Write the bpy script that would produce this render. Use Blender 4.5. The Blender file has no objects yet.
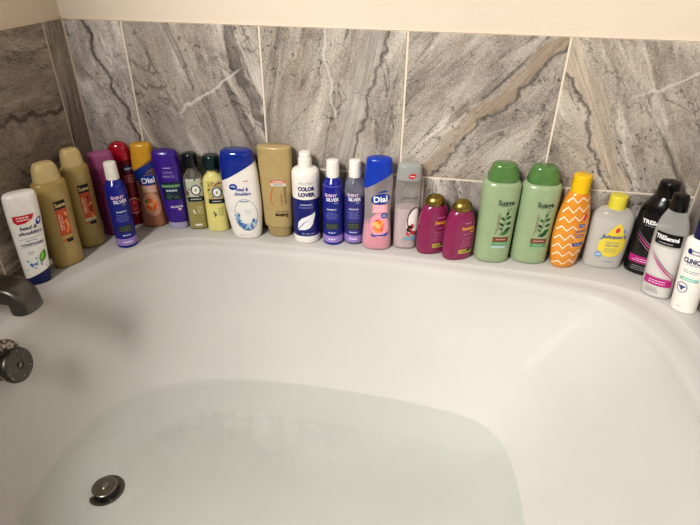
import bpy, bmesh, math, random
import numpy as np
from mathutils import Vector, Matrix

sc = bpy.context.scene
COL = sc.collection
R = math.radians

# ------------------------------------------------------------------ colour / material helpers
def lin(h):
    h = h.lstrip('#')
    c = [int(h[i:i+2], 16) / 255 for i in (0, 2, 4)]
    return tuple(x / 12.92 if x <= .04045 else ((x + .055) / 1.055) ** 2.4 for x in c)

_m = {}
def new_mat(name):
    m = bpy.data.materials.new(name); m.use_nodes = True
    nt = m.node_tree; nt.nodes.clear()
    return m, nt
def node(nt, typ, ins=None, **kw):
    n = nt.nodes.new(typ)
    for k, v in kw.items(): setattr(n, k, v)
    for k, v in (ins or {}).items():
        s = n.inputs[k]
        if isinstance(v, bpy.types.NodeSocket): nt.links.new(v, s)
        else: s.default_value = v
    return n
def out(nt, sh): node(nt, 'ShaderNodeOutputMaterial', {'Surface': sh})
def c4(h): return (*lin(h), 1) if isinstance(h, str) else (*h, 1)

def plastic(h, rough=.32, spec=.5, metal=0, var=.04, coat=0):
    k = ('p', h, rough, spec, metal, coat)
    if k in _m: return _m[k]
    m, nt = new_mat('plastic_' + h.strip('#'))
    geo = node(nt, 'ShaderNodeTexCoord')
    nz = node(nt, 'ShaderNodeTexNoise', {'Vector': geo.outputs['Object'], 'Scale': 60., 'Detail': 3.})
    mr = node(nt, 'ShaderNodeMapRange', {'Value': nz.outputs['Fac'], 'From Min': .3, 'From Max': .7, 'To Min': 1 - var, 'To Max': 1 + var})
    mul = node(nt, 'ShaderNodeVectorMath', {0: lin(h), 1: mr.outputs[0]}, operation='MULTIPLY')
    p = node(nt, 'ShaderNodeBsdfPrincipled', {'Base Color': mul.outputs[0], 'Roughness': rough, 'Metallic': metal, 'Specular IOR Level': spec, 'Coat Weight': coat, 'Coat Roughness': .1})
    out(nt, p.outputs[0]); _m[k] = m
    return m
def ink(h): return plastic(h, .4, .4, var=.02)
def clear(h, opac=.3, rough=.12):
    """clear plastic shell: see-through, tinted, with a surface sheen"""
    k = ('c', h, opac)
    if k in _m: return _m[k]
    m, nt = new_mat('clear_' + h.strip('#'))
    t = node(nt, 'ShaderNodeBsdfTransparent', {'Color': (*[min(1, .72 + .28 * x) for x in lin(h)], 1)})
    p = node(nt, 'ShaderNodeBsdfPrincipled', {'Base Color': c4(h), 'Roughness': rough})
    lw = node(nt, 'ShaderNodeLayerWeight', {'Blend': .35})
    mr = node(nt, 'ShaderNodeMapRange', {'Value': lw.outputs['Facing'], 'From Min': 0., 'From Max': 1., 'To Min': opac, 'To Max': min(1, opac + .55)})
    tl = node(nt, 'ShaderNodeBsdfTranslucent', {'Color': c4(h)})
    pm = node(nt, 'ShaderNodeMixShader', {0: .35, 1: p.outputs[0], 2: tl.outputs[0]})
    mx = node(nt, 'ShaderNodeMixShader', {0: mr.outputs[0], 1: t.outputs[0], 2: pm.outputs[0]})
    out(nt, mx.outputs[0]); _m[k] = m
    return m
def metal(h, rough=.3):
    return plastic(h, rough, metal=1, var=.08)

# ------------------------------------------------------------------ object helpers
def link_mesh(name, bm, mats, parent=None, smooth=True, loc=None, auto=None):
    me = bpy.data.meshes.new(name)
    bmesh.ops.recalc_face_normals(bm, faces=bm.faces[:])
    if smooth:
        ang = R(auto or 40)
        for f in bm.faces: f.smooth = True
        for e in bm.edges:
            if len(e.link_faces) == 2 and e.calc_face_angle(0) > ang: e.smooth = False
    bm.to_mesh(me); bm.free()
    for m in (mats if isinstance(mats, (list, tuple)) else [mats]): me.materials.append(m)
    o = bpy.data.objects.new(name, me); COL.objects.link(o)
    if parent: o.parent = parent
    if loc: o.location = loc
    return o
def thing(name, label, cat, loc, rz=0, group=None):
    o = bpy.data.objects.new(name, None); COL.objects.link(o)
    o.empty_display_size = .02
    o.location = loc; o.rotation_euler = (0, 0, rz)
    o['label'] = label; o['category'] = cat
    if group: o['group'] = group
    return o

# ------------------------------------------------------------------ lofted bottle surfaces
def sg(v, e): return math.copysign(abs(v) ** e, v)
class Surf:
    """closed skin of stacked superellipse sections: rows (z, half width, half depth, exponent, x offset)"""
    def __init__(s, rows, A, H, n=2.2, step=.004, shear=0):
        rr = []
        for r in rows:
            z, w, d = r[:3]
            rr.append((z * H, w * A, d * A, r[3] if len(r) > 3 and r[3] else n, (r[4] if len(r) > 4 else 0) * A + shear * z * H))
        s.rows = s.refine(rr, step); s.tab = {}
    def refine(s, P, step):
        P = [np.array(p, float) for p in P]; m = len(P)
        z = [p[0] for p in P]
        sl = [(P[i+1] - P[i]) / max(z[i+1] - z[i], 1e-6) for i in range(m - 1)]
        tg = []
        for i in range(m):
            if i == 0: tg.append(sl[0])
            elif i == m - 1: tg.append(sl[-1])
            else:
                a, b = sl[i-1], sl[i]
                t = np.where(a * b > 0, 2 * a * b / np.where(np.abs(a + b) < 1e-12, 1, a + b), 0)
                tg.append(t)
        o = [P[0]]
        for i in range(m - 1):
            h = z[i+1] - z[i]
            k = max(1, min(10, int(math.ceil(h / step))))
            if h < .0025: k = 1
            for j in range(1, k + 1):
                t = j / k
                q = (2*t**3-3*t**2+1)*P[i] + (t**3-2*t**2+t)*h*tg[i] + (-2*t**3+3*t**2)*P[i+1] + (t**3-t**2)*h*tg[i+1]
                q[0] = z[i] + h * t
                o.append(q)
        return o
    def at(s, z):
        rs = s.rows
        if z <= rs[0][0]: return rs[0]
        for a, b in zip(rs, rs[1:]):
            if z <= b[0]:
                t = (z - a[0]) / max(b[0] - a[0], 1e-9)
                return a + (b - a) * t
        return rs[-1]
    def point(s, x, z, off=0):
        """x = arc length round the skin from the middle of the front, z = height"""
        k = round(z * 4000)
        if k not in s.tab:
            _, w, d, n, xo = s.at(k / 4000)
            ts = np.linspace(-math.pi/2, math.pi/2, 121)
            e = 2 / n
            px = np.sign(np.sin(ts)) * np.abs(np.sin(ts)) ** e * w
            py = -np.abs(np.cos(ts)) ** e * d
            L = np.concatenate([[0], np.cumsum(np.hypot(np.diff(px), np.diff(py)))])
            L -= L[60]
            s.tab[k] = (L, px, py, xo)
        L, px, py, xo = s.tab[k]
        X = float(np.interp(x, L, px)); Y = float(np.interp(x, L, py))
        X2 = float(np.interp(x + .0006, L, px)); Y2 = float(np.interp(x + .0006, L, py))
        X1 = float(np.interp(x - .0006, L, px)); Y1 = float(np.interp(x - .0006, L, py))
        tx, ty = X2 - X1, Y2 - Y1; ln = math.hypot(tx, ty) or 1
        return Vector((X + xo + ty / ln * off, Y - tx / ln * off, z))
    def bm(s, z0=None, z1=None, seg=44, grow=0, cap_ends=True, bands=None):
        rs = [r for r in s.rows if (z0 is None or r[0] > z0 + 1e-5) and (z1 is None or r[0] < z1 - 1e-5)]
        if z0 is not None: rs = [np.array([z0, *s.at(z0)[1:]])] + rs
        if z1 is not None: rs = rs + [np.array([z1, *s.at(z1)[1:]])]
        b = bmesh.new(); rings = []
        for z, w, d, n, xo in rs:
            e = 2 / n; ring = []
            for i in range(seg):
                t = 2 * math.pi * i / seg
                ring.append(b.verts.new((sg(math.sin(t), e) * (w + grow) + xo, -sg(math.cos(t), e) * (d + grow), z)))
            rings.append(ring)
        for k in range(len(rings) - 1):
            mi = 0
            if bands:
                zm = (rs[k][0] + rs[k+1][0]) / 2
                for i, (a, c) in enumerate(bands):
                    if a <= zm <= c: mi = i + 1
            for i in range(seg):
                j = (i + 1) % seg
                f = b.faces.new((rings[k][i], rings[k][j], rings[k+1][j], rings[k+1][i])); f.material_index = mi
        if cap_ends:
            b.faces.new(rings[0][::-1]); b.faces.new(rings[-1])
        return b

def cut_bm(b, co, no, keep_above, fill=True):
    g = bmesh.ops.bisect_plane(b, geom=b.verts[:] + b.edges[:] + b.faces[:], plane_co=co, plane_no=no,
                               clear_inner=keep_above, clear_outer=not keep_above)
    if fill:
        ed = [e for e in g['geom_cut'] if isinstance(e, bmesh.types.BMEdge)]
        bmesh.ops.holes_fill(b, edges=ed)
    return b

# ------------------------------------------------------------------ flat artwork wrapped on a bottle
def txt(s, h, bold=0, shear=0, space=1.0):
    """outline letters as flat triangles, centred, capital height h"""
    cu = bpy.data.curves.new('letters', 'FONT')
    cu.body = s; cu.align_x = 'CENTER'; cu.size = 1; cu.offset = bold; cu.shear = shear; cu.space_character = space
    cu.resolution_u = 3; cu.space_line = .85
    o = bpy.data.objects.new('letters', cu)
    me = bpy.data.meshes.new_from_object(o)
    V = [(v.co.x, v.co.y) for v in me.vertices]; F = [tuple(p.vertices) for p in me.polygons]
    bpy.data.objects.remove(o); bpy.data.curves.remove(cu); bpy.data.meshes.remove(me)
    ys = [v[1] for v in V]; y0, y1 = min(ys), max(ys)
    k = h / .7
    return [(x * k, (y - (y0 + y1) / 2) * k) for x, y in V], F
def poly(pts): return [tuple(p) for p in pts], [tuple(range(len(pts)))]
def rect(x0, z0, x1, z1, r=0):
    if r <= 0: return poly([(x0, z0), (x1, z0), (x1, z1), (x0, z1)])
    p = []
    for cx, cz, a in ((x1-r, z0+r, -90), (x1-r, z1-r, 0), (x0+r, z1-r, 90), (x0+r, z0+r, 180)):
        for i in range(5): t = R(a + i * 22.5); p.append((cx + r * math.cos(t), cz + r * math.sin(t)))
    return poly(p)
def ell(cx, cz, a, b, rot=0, n=22):
    c, s = math.cos(rot), math.sin(rot)
    return poly([(cx + a*math.cos(t)*c - b*math.sin(t)*s, cz + a*math.cos(t)*s + b*math.sin(t)*c) for t in [2*math.pi*i/n for i in range(n)]])
def ring(cx, cz, a, b, w, n=28):
    V, F = [], []
    for i in range(n):
        t = 2*math.pi*i/n; V += [(cx+a*math.cos(t), cz+b*math.sin(t)), (cx+(a-w)*math.cos(t), cz+(b-w)*math.sin(t))]
    for i in range(n):
        j = (i+1) % n; F.append((2*i, 2*j, 2*j+1, 2*i+1))
    return V, F
def stroke(pts, w, taper=False):
    V, F = [], []
    n = len(pts)
    for i, p in enumerate(pts):
        a = pts[max(i-1, 0)]; b = pts[min(i+1, n-1)]
        tx, tz = b[0]-a[0], b[1]-a[1]; l = math.hypot(tx, tz) or 1
        ww = w/2 * ((1 - .85 * abs(2*i/(n-1) - 1)) if taper else 1)
        V += [(p[0]-tz/l*ww, p[1]+tx/l*ww), (p[0]+tz/l*ww, p[1]-tx/l*ww)]
    for i in range(n-1): F.append((2*i, 2*i+1, 2*i+3, 2*i+2))
    return V, F
def leaf(cx, cz, L, W, rot, n=9):
    p = []
    for i in range(n): t = i/(n-1); p.append((L*(t-.5), W/2*math.sin(math.pi*t)**.8))
    for i in range(n-2, 0, -1): t = i/(n-1); p.append((L*(t-.5), -W/2*math.sin(math.pi*t)**.8))
    c, s = math.cos(rot), math.sin(rot)
    return poly([(cx+x*c-y*s, cz+x*s+y*c) for x, y in p])
def lines(cx, z0, z1, w, n, fill=.45, rnd=None):
    """blocks of print too small to read"""
    V, F = [], []
    h = (z1-z0)/n
    for i in range(n):
        ww = w * (rnd.uniform(.65, 1) if rnd else 1)
        x = cx - ww/2
        while x < cx + ww/2:
            seg = (rnd.uniform(.0025, .006) if rnd else ww)
            x2 = min(x+seg, cx+ww/2); k = len(V)
            zc = z0+(i+.5)*h
            V += [(x, zc-h*fill/2), (x2, zc-h*fill/2), (x2, zc+h*fill/2), (x, zc+h*fill/2)]; F.append((k, k+1, k+2, k+3))
            x = x2 + .0012
    return V, F
def place(sh, dx=0, dz=0, rot=0, sx=1, sz=1):
    c, s = math.cos(rot), math.sin(rot)
    return [(dx + (x*sx)*c - (y*sz)*s, dz + (x*sx)*s + (y*sz)*c) for x, y in sh[0]], sh[1]

class Art:
    """collects coloured flat shapes, wraps them on a bottle skin as ONE mesh"""
    def __init__(s, surf, A, H): s.f = surf; s.A = A; s.H = H; s.it = []
    def add(s, sh, col, lay=1): s.it.append((sh, col, lay)); return s
    def text(s, st, x, z, h, col, lay=3, bold=0, shear=0, rot=0, width=None, space=1.0):
        V, F = txt(st, h, bold, shear, space)
        if width:
            w = max(v[0] for v in V) - min(v[0] for v in V); k = width / w
        else: k = 1
        s.it.append((place((V, F), x, z, rot, k, 1), col, lay)); return s
    def build(s, name, parent, label=None):
        bmo = bmesh.new(); cols = []
        for (V, F), col, lay in s.it:
            if col not in cols: cols.append(col)
            b = bmesh.new()
            vs = [b.verts.new((x, z, 0)) for x, z in V]
            for f in F:
                try: b.faces.new([vs[i] for i in f])
                except ValueError: pass
            xs = [v[0] for v in V]; zs = [v[1] for v in V]
            for ax, lo, hi, st in ((0, min(xs), max(xs), .004), (1, min(zs), max(zs), .008)):
                k = math.ceil(lo / st)
                while k * st < hi:
                    co = [0, 0, 0]; no = [0, 0, 0]; co[ax] = k * st; no[ax] = 1
                    if k * st > lo: bmesh.ops.bisect_plane(b, geom=b.verts[:]+b.edges[:]+b.faces[:], dist=1e-6, plane_co=co, plane_no=no)
                    k += 1
            mp = {}
            for v in b.verts: mp[v] = bmo.verts.new(s.f.point(v.co.x, v.co.y, .0003 + .00018*lay))
            mi = cols.index(col)
            for f in b.faces:
                try: nf = bmo.faces.new([mp[v] for v in f.verts]); nf.material_index = mi
                except ValueError: pass
            b.free()
        o = link_mesh(name, bmo, [ink(c) for c in cols], parent)
        if label: o['label'] = label
        return o

# ------------------------------------------------------------------ bottle shapes (heights 0-1, widths relative to the half width)
SH = {}
_sq = [(0,.80,.54,2.3),(.006,.88,.62),(.02,.93,.66),(.10,.95,.68),(.45,.96,.69),(.70,1,.72),(.775,1,.71),(.81,.97,.67),(.828,.90,.61),(.838,.80,.54),(.84,.72,.5)]
SH['squeeze_oval'] = dict(body=_sq, cap=[(.834,.72,.54,2.6),(.838,.78,.58),(.872,.78,.58),(.945,.66,.5),(.955,.64,.485),(.985,.60,.45),(.995,.53,.39),(1,.42,.3)])
SH['squeeze_oval_tan'] = dict(body=_sq, cap=[(.834,.70,.52,2.8),(.838,.75,.56),(.95,.67,.5),(.957,.65,.48),(.985,.57,.42),(.995,.5,.36),(1,.4,.28)])
SH['round_slim'] = dict(body=[(0,.9,.9,2),(.008,1,1),(.62,1,1),(.70,.97,.97),(.75,.86,.86),(.785,.66,.66),(.81,.53,.53),(.82,.46,.46)],
    cap=[(.808,.56,.56,2),(.812,.61,.61),(.985,.57,.57),(.996,.53,.53),(1,.44,.44)])
SH['round_litre'] = dict(body=[(0,.9,.9,2),(.008,.99,.99),(.015,1,1),(.74,1,1),(.785,.985,.985),(.812,.93,.93),(.832,.75,.75),(.842,.5,.5)],
    cap=[(.836,.46,.46,2),(.84,.49,.49),(.935,.47,.47),(.94,.43,.43),(.988,.42,.42),(1,.36,.36)])
SH['stand_on_cap'] = dict(body=[(0,.70,.42,2.4),(.008,.76,.48),(.1,.80,.52),(.5,.92,.58),(.82,1,.60),(.93,1,.58),(.975,.96,.53),(.992,.88,.45),(1,.75,.36)])
SH['purple_inverted'] = dict(body=[(.088,.70,.48,2.3),(.092,.78,.54),(.12,.82,.57),(.3,.88,.6),(.6,.96,.64),(.85,1,.64),(.94,.98,.6),(.98,.92,.54),(1,.78,.42)],
    cap=[(0,.66,.46),(.01,.74,.52),(.085,.76,.53),(.092,.7,.48)])
SH['slant_cap'] = dict(body=[(0,.66,.42,2.3),(.008,.74,.5),(.15,.88,.58),(.45,1,.62),(.72,.99,.6),(.86,.93,.57),(.95,.86,.53),(.985,.80,.48),(1,.66,.38)])
SH['gold_inverted'] = dict(body=[(.118,.72,.46,2.5),(.122,.84,.56),(.14,.88,.6),(.5,.94,.58),(.9,1,.5),(.985,1,.48),(.995,.98,.46),(1,.93,.42)],
    cap=[(0,.60,.42),(.008,.67,.48),(.115,.74,.52),(.122,.7,.48)])
SH['waisted'] = dict(body=[(0,.86,.56,2.4),(.008,.95,.64),(.06,1,.68),(.2,.95,.64),(.4,.87,.58),(.6,.89,.58),(.72,.95,.6),(.8,.93,.58),(.92,.85,.52),(.975,.81,.48),(.99,.76,.44),(1,.62,.34)])
SH['wide_cap'] = dict(body=[(0,.9,.62,2.8),(.008,1,.7),(.1,1,.72),(.58,1,.72),(.67,.96,.7),(.725,.82,.62),(.765,.56,.5),(.785,.44,.42),(.85,.42,.4)],
    cap=[(.822,.64,.58,2),(.83,.74,.67),(.95,.76,.69),(.985,.72,.65),(.997,.62,.56),(1,.5,.45)])
SH['dome_cap'] = dict(body=[(0,.88,.58,2.3),(.01,.97,.66),(.1,1,.7),(.4,.98,.68),(.7,.92,.63),(.80,.88,.6),(.805,.8,.5)],
    cap=[(.798,.86,.6),(.802,.90,.63),(.86,.88,.62),(.92,.80,.57),(.96,.68,.48),(.985,.48,.34),(1,.2,.14)])
SH['flat_cap'] = dict(body=[(0,.88,.56,2.4),(.008,.95,.63),(.2,.98,.66),(.8,1,.66),(.828,.97,.63),(.834,.88,.55)],
    cap=[(.83,.94,.6),(.836,.98,.64),(.95,.93,.61),(.98,.89,.58),(.995,.8,.5),(1,.65,.4)])
SH['rounded_oil'] = dict(body=[(0,.78,.46,2.2),(.012,.90,.54),(.08,.97,.6),(.35,1,.62),(.58,.94,.6),(.72,.82,.55),(.80,.68,.48),(.845,.5,.4),(.85,.45,.36)],
    cap=[(.835,.56,.46,2),(.842,.61,.5),(.88,.61,.5),(.93,.54,.45),(.97,.40,.34),(.99,.24,.2),(1,.08,.07)])
SH['chevron'] = dict(body=[(0,.60,.40,2.2),(.012,.70,.48),(.1,.84,.56),(.35,1,.62),(.55,.95,.6),(.72,.76,.52),(.81,.60,.46),(.828,.5,.42),(.83,.42,.38)],
    cap=[(.822,.46,.46,2),(.826,.5,.5),(.985,.49,.49),(.996,.46,.46),(1,.4,.4)])
SH['baby_oval'] = dict(body=[(0,.83,.46,2.4),(.01,.91,.52),(.3,.97,.56),(.58,1,.57),(.70,.96,.55),(.77,.84,.5),(.815,.62,.42),(.83,.42,.36)],
    cap=[(.82,.39,.36,2),(.825,.42,.38),(.985,.42,.38),(.996,.4,.36),(1,.34,.3)])
SH['salon'] = dict(body=[(0,.85,.62,2.2),(.01,.93,.7),(.2,.97,.73),(.5,1,.75),(.64,.97,.74),(.74,.84,.68),(.81,.65,.55),(.85,.5,.46),(.86,.44,.42)],
    cap=[(.85,.48,.46,2),(.855,.52,.5),(.98,.47,.45),(.994,.44,.42),(1,.36,.34)])
SH['white_tall'] = dict(body=[(0,.84,.66,2.1),(.008,.92,.74),(.4,.97,.78),(.74,1,.8),(.79,.95,.76),(.815,.8,.66),(.825,.6,.56)],
    cap=[(.82,.54,.52,2),(.824,.58,.56),(.985,.55,.53),(.996,.52,.5),(1,.45,.43)])

#FITMARK
# ------------------------------------------------------------------ the place: measured layout in metres (deck top z = 0, back wall y = 0, left wall x = 0)
W, HT, HG = 1.359, .461, .161
WATER_Z, FLOOR_Z = -.28, -.35
CX, CY = .66, -.53

# ---- tile material: streaks, cracks, specks and one broad vein, steered by per-tile attributes
def tile_material():
    m, nt = new_mat('slate_tile')
    at = lambda n: node(nt, 'ShaderNodeAttribute', attribute_name=n)
    pat = at('pat'); tint = at('tint'); vc = at('veincol'); w2 = at('pat2')
    sp = node(nt, 'ShaderNodeSeparateXYZ', {0: pat.outputs['Vector']})
    u, v, seed = sp.outputs
    def M(op, a, b=None, c=None, clamp=False):
        ins = {0: a}
        if b is not None: ins[1] = b
        if c is not None: ins[2] = c
        return node(nt, 'ShaderNodeMath', ins, operation=op, use_clamp=clamp).outputs[0]
    def vec(su, sv, ks):
        return node(nt, 'ShaderNodeCombineXYZ', {0: M('MULTIPLY', u, su), 1: M('MULTIPLY', v, sv), 2: M('MULTIPLY', seed, ks)}).outputs[0]
    def noise(vc_, scale=1, det=6, rough=.6, dist=0):
        return node(nt, 'ShaderNodeTexNoise', {'Vector': vc_, 'Scale': scale, 'Detail': float(det), 'Roughness': rough, 'Distortion': float(dist)}).outputs['Fac']
    def step(x, a, b): return node(nt, 'ShaderNodeMapRange', {'Value': x, 'From Min': a, 'From Max': b}, interpolation_type='SMOOTHSTEP').outputs[0]
    def mix(f, a, b, mode='MIX'):
        n = node(nt, 'ShaderNodeMix', data_type='RGBA', blend_type=mode)
        for s_, val in ((0, f), (6, a), (7, b)):
            if isinstance(val, bpy.types.NodeSocket): nt.links.new(val, n.inputs[s_])
            else: n.inputs[s_].default_value = val
        return n.outputs[2]
    streak = noise(vec(17, 6, 3.1), det=10, rough=.72, dist=.5)
    ramp = node(nt, 'ShaderNodeValToRGB', {0: streak})
    e = ramp.color_ramp.elements
    e[0].position = .28; e[0].color = c4('#77726d'); e[1].position = .72; e[1].color = c4('#d2ccc4')
    n = e.new(.45); n.color = c4('#a69f98'); n = e.new(.56); n.color = c4('#bbb5ad')
    col = ramp.outputs[0]
    patch = noise(vec(9, 4, 5.3), det=3, rough=.5)
    col = mix(step(patch, .42, .68), col, mix(.55, col, c4('#a5a09c')))
    col = mix(M('MULTIPLY', step(noise(vec(12, 3.5, 9.1), det=5, dist=.4), .55, .72), .5), col, c4('#8c7d6c'))
    dk = step(noise(vec(30, 3., 14.9), det=8, rough=.65, dist=.5), .55, .68)
    col = mix(M('MULTIPLY', dk, .75), col, c4('#57514d'))
    lt = step(noise(vec(20, 3.6, 17.3), det=8, rough=.65, dist=.5), .53, .70)
    col = mix(M('MULTIPLY', lt, .7), col, c4('#e2ddd6'))
    # pits
    pits = step(noise(vec(150, 95, 2.2), det=3, rough=.6), .60, .68)
    pm = step(noise(vec(14, 5, 7.7), det=3), .44, .60)
    col = mix(M('MULTIPLY', M('MULTIPLY', pits, pm), .75), col, c4('#3f3c3a'))
    # dark hairline cracks and pale hairline veins
    cr = M('ABSOLUTE', M('SUBTRACT', noise(vec(9, 3.2, 11.3), det=5, rough=.55, dist=1.1), .5))
    col = mix(M('MULTIPLY', M('SUBTRACT', 1., step(cr, .0, .010)), .5), col, c4('#35322f'))
    cr2 = M('ABSOLUTE', M('SUBTRACT', noise(vec(5, 6, 4.9), det=4, rough=.5, dist=.8), .47))
    col = mix(M('MULTIPLY', M('SUBTRACT', 1., step(cr2, .0, .006)), .22), col, c4('#c9c3ba'))
    # fine banding along the streak direction
    band = noise(vec(170, 7, 1.7), det=4, rough=.6, dist=.3)
    col = mix(.13, col, mix(step(band, .35, .66), c4('#6a645e'), c4('#bdb7ae')), 'SOFT_LIGHT')
    grain = noise(vec(330, 260, 3.3), det=4, rough=.7)
    col = mix(.75, col, mix(step(grain, .3, .7), c4('#5b5651'), c4('#cdc7be')), 'SOFT_LIGHT')
    # one broad vein
    wob = M('ADD', M('ADD', M('MULTIPLY', M('SUBTRACT', noise(vec(0, 11, 6.1), det=3, rough=.5), .5), .07), M('MULTIPLY', M('SUBTRACT', noise(vec(45, 38, 23.1), det=5, rough=.7), .5), .028)), u)
    au = M('ABSOLUTE', wob)
    wid = M('MULTIPLY', vc.outputs['Alpha'], .05)
    inside = M('SUBTRACT', 1., step(M('DIVIDE', au, M('MAXIMUM', wid, .0001)), .55, 1.05))
    inside = M('MULTIPLY', inside, M('GREATER_THAN', wid, .001))
    vcol = mix(M('MULTIPLY', step(noise(vec(230, 9, 8.3), det=3), .4, .62), .5), vc.outputs['Color'], c4('#6e655c'))
    pres = node(nt, 'ShaderNodeMapRange', {'Value': noise(vec(34, 15, 21.1), det=6, rough=.7, dist=.6), 'From Min': .34, 'From Max': .62, 'To Min': .30, 'To Max': .88}).outputs[0]
    col = mix(M('MULTIPLY', inside, pres), col, vcol)
    edge = M('MULTIPLY', M('SUBTRACT', 1., step(M('ABSOLUTE', M('SUBTRACT', wob, wid)), .0, .006)), M('GREATER_THAN', wid, .001))
    col = mix(M('MULTIPLY', edge, .7), col, c4('#433d39'))
    # a thin pale vein
    sp2 = node(nt, 'ShaderNodeSeparateXYZ', {0: w2.outputs['Vector']})
    u2 = M('ADD', M('MULTIPLY', M('SUBTRACT', noise(vec(14, 14, 12.7), det=5, rough=.6), .5), .05), sp2.outputs[0])
    lv = M('SUBTRACT', 1., step(M('ABSOLUTE', u2), .0008, .0045))
    lv = M('MULTIPLY', M('MULTIPLY', lv, sp2.outputs[2]), step(M('ABSOLUTE', sp2.outputs[1]), .11, .07))
    col = mix(M('MULTIPLY', lv, .75), col, c4('#d0cac3'))
    col = mix(1., col, tint.outputs['Color'], 'MULTIPLY')
    col = mix(1., col, (1.03, 1.05, 1.10, 1), 'MULTIPLY')
    bump = node(nt, 'ShaderNodeBump', {'Height': streak, 'Strength': .25, 'Distance': .002})
    p = node(nt, 'ShaderNodeBsdfPrincipled', {'Base Color': col, 'Roughness': .38, 'Specular IOR Level': .4, 'Normal': bump.outputs[0]})
    out(nt, p.outputs[0])
    return m

def paint_material(h, name='cream_wall_paint'):
    m, nt = new_mat(name)
    tc = node(nt, 'ShaderNodeTexCoord')
    nz = node(nt, 'ShaderNodeTexNoise', {'Vector': tc.outputs['Object'], 'Scale': 130., 'Detail': 5., 'Roughness': .6})
    n2 = node(nt, 'ShaderNodeTexNoise', {'Vector': tc.outputs['Object'], 'Scale': 3., 'Detail': 2.})
    mr = node(nt, 'ShaderNodeMapRange', {'Value': n2.outputs['Fac'], 'To Min': .93, 'To Max': 1.05})
    mul = node(nt, 'ShaderNodeVectorMath', {0: lin(h), 1: mr.outputs[0]}, operation='MULTIPLY')
    bp = node(nt, 'ShaderNodeBump', {'Height': nz.outputs['Fac'], 'Strength': .25, 'Distance': .003})
    p = node(nt, 'ShaderNodeBsdfPrincipled', {'Base Color': mul.outputs[0], 'Roughness': .7, 'Normal': bp.outputs[0]})
    out(nt, p.outputs[0]); return m
def grout_material(h='#e0d5c4'):
    return paint_material(h, 'grout')

def acrylic_material(wet=False):
    m, nt = new_mat('submerged_acrylic' if wet else 'white_acrylic')
    tc = node(nt, 'ShaderNodeTexCoord')
    n2 = node(nt, 'ShaderNodeTexNoise', {'Vector': tc.outputs['Object'], 'Scale': 5., 'Detail': 4.})
    mr = node(nt, 'ShaderNodeMapRange', {'Value': n2.outputs['Fac'], 'From Min': .3, 'From Max': .7, 'To Min': .965, 'To Max': 1.02})
    mul = node(nt, 'ShaderNodeVectorMath', {0: lin('#cac8c4'), 1: mr.outputs[0]}, operation='MULTIPLY')
    p = node(nt, 'ShaderNodeBsdfPrincipled', {'Base Color': mul.outputs[0], 'Roughness': .8 if wet else .65, 'Specular IOR Level': .05 if wet else .14, 'Coat Weight': 0 if wet else .015, 'Coat Roughness': .05})
    out(nt, p.outputs[0]); return m

TILE, GROUT, PAINT = tile_material(), grout_material(), paint_material('#dacdbe')

def tile_wall(name, place_pt, tiles, length, paint_top, out_n, length0=-.005):
    """tiles: (s0, s1, z0, z1, info). place_pt(s, z, depth) -> world point; depth grows away from the room"""
    b = bmesh.new()
    L = {k: b.verts.layers.float_vector.new(k) for k in ('pat', 'pat2')}
    Cl = {k: b.verts.layers.float_color.new(k) for k in ('tint', 'veincol')}
    g, bev = .0021, .0012
    for s0, s1, z0, z1, info in tiles:
        vs = []
        o = info.get('o', ((s0+s1)/2, (z0+z1)/2)); a = R(info.get('ang', 60)); sd = info.get('seed', 0)
        d = (math.cos(a), math.sin(a)); nrm = (d[1], -d[0])
        l2 = info.get('line')
        for ins, dep in ((0, .006), (0, bev), (bev, 0)):
            rg = []
            for s_, z_ in ((s0+g+ins, z0+g+ins), (s1-g-ins, z0+g+ins), (s1-g-ins, z1-g-ins), (s0+g+ins, z1-g-ins)):
                v = b.verts.new(place_pt(s_, z_, dep)); rg.append(v)
                ds, dz = s_-o[0], z_-o[1]
                v[L['pat']] = Vector((ds*nrm[0]+dz*nrm[1], ds*d[0]+dz*d[1], sd))
                if l2:
                    (ax, az), (bx, bz) = l2; ll = math.hypot(bx-ax, bz-az); ex, ez = (bx-ax)/ll, (bz-az)/ll
                    mx, mz = (ax+bx)/2, (az+bz)/2
                    v[L['pat2']] = Vector(((s_-mx)*ez-(z_-mz)*ex, (s_-mx)*ex+(z_-mz)*ez, info.get('ls', 1)))
                v[Cl['tint']] = (*info.get('tint', (1, 1, 1)), 1)
                v[Cl['veincol']] = (*lin(info.get('vein', '#8a7a68')), info.get('vw', 0))
            vs.append(rg)
        for k in range(2):
            for i in range(4):
                j = (i+1) % 4; b.faces.new((vs[k][i], vs[k][j], vs[k+1][j], vs[k+1][i]))
        b.faces.new(vs[2])
    def quad(sa, sb, za, zb, dep, mi):
        f = b.faces.new([b.verts.new(place_pt(*p, dep)) for p in ((sa, za), (sb, za), (sb, zb), (sa, zb))]); f.material_index = mi
    quad(length0, length, -.52, HT, .0016, 1)
    quad(length0, length, HT - .001, paint_top, .0045, 2)
    f = b.faces.new([b.verts.new(place_pt(*p)) for p in ((length0, HT-.0005, .0), (length, HT-.0005, .0), (length, HT-.0005, .005), (length0, HT-.0005, .005))]); f.material_index = 1
    bmesh.ops.recalc_face_normals(b, faces=b.faces[:])
    me = bpy.data.meshes.new(name)
    for fc in b.faces:
        if fc.normal.dot(Vector(out_n)) < -.3: fc.normal_flip()
    b.to_mesh(me); b.free()
    for m in (TILE, GROUT, PAINT): me.materials.append(m)
    o = bpy.data.objects.new(name, me); COL.objects.link(o); o['kind'] = 'structure'
    return o

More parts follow.
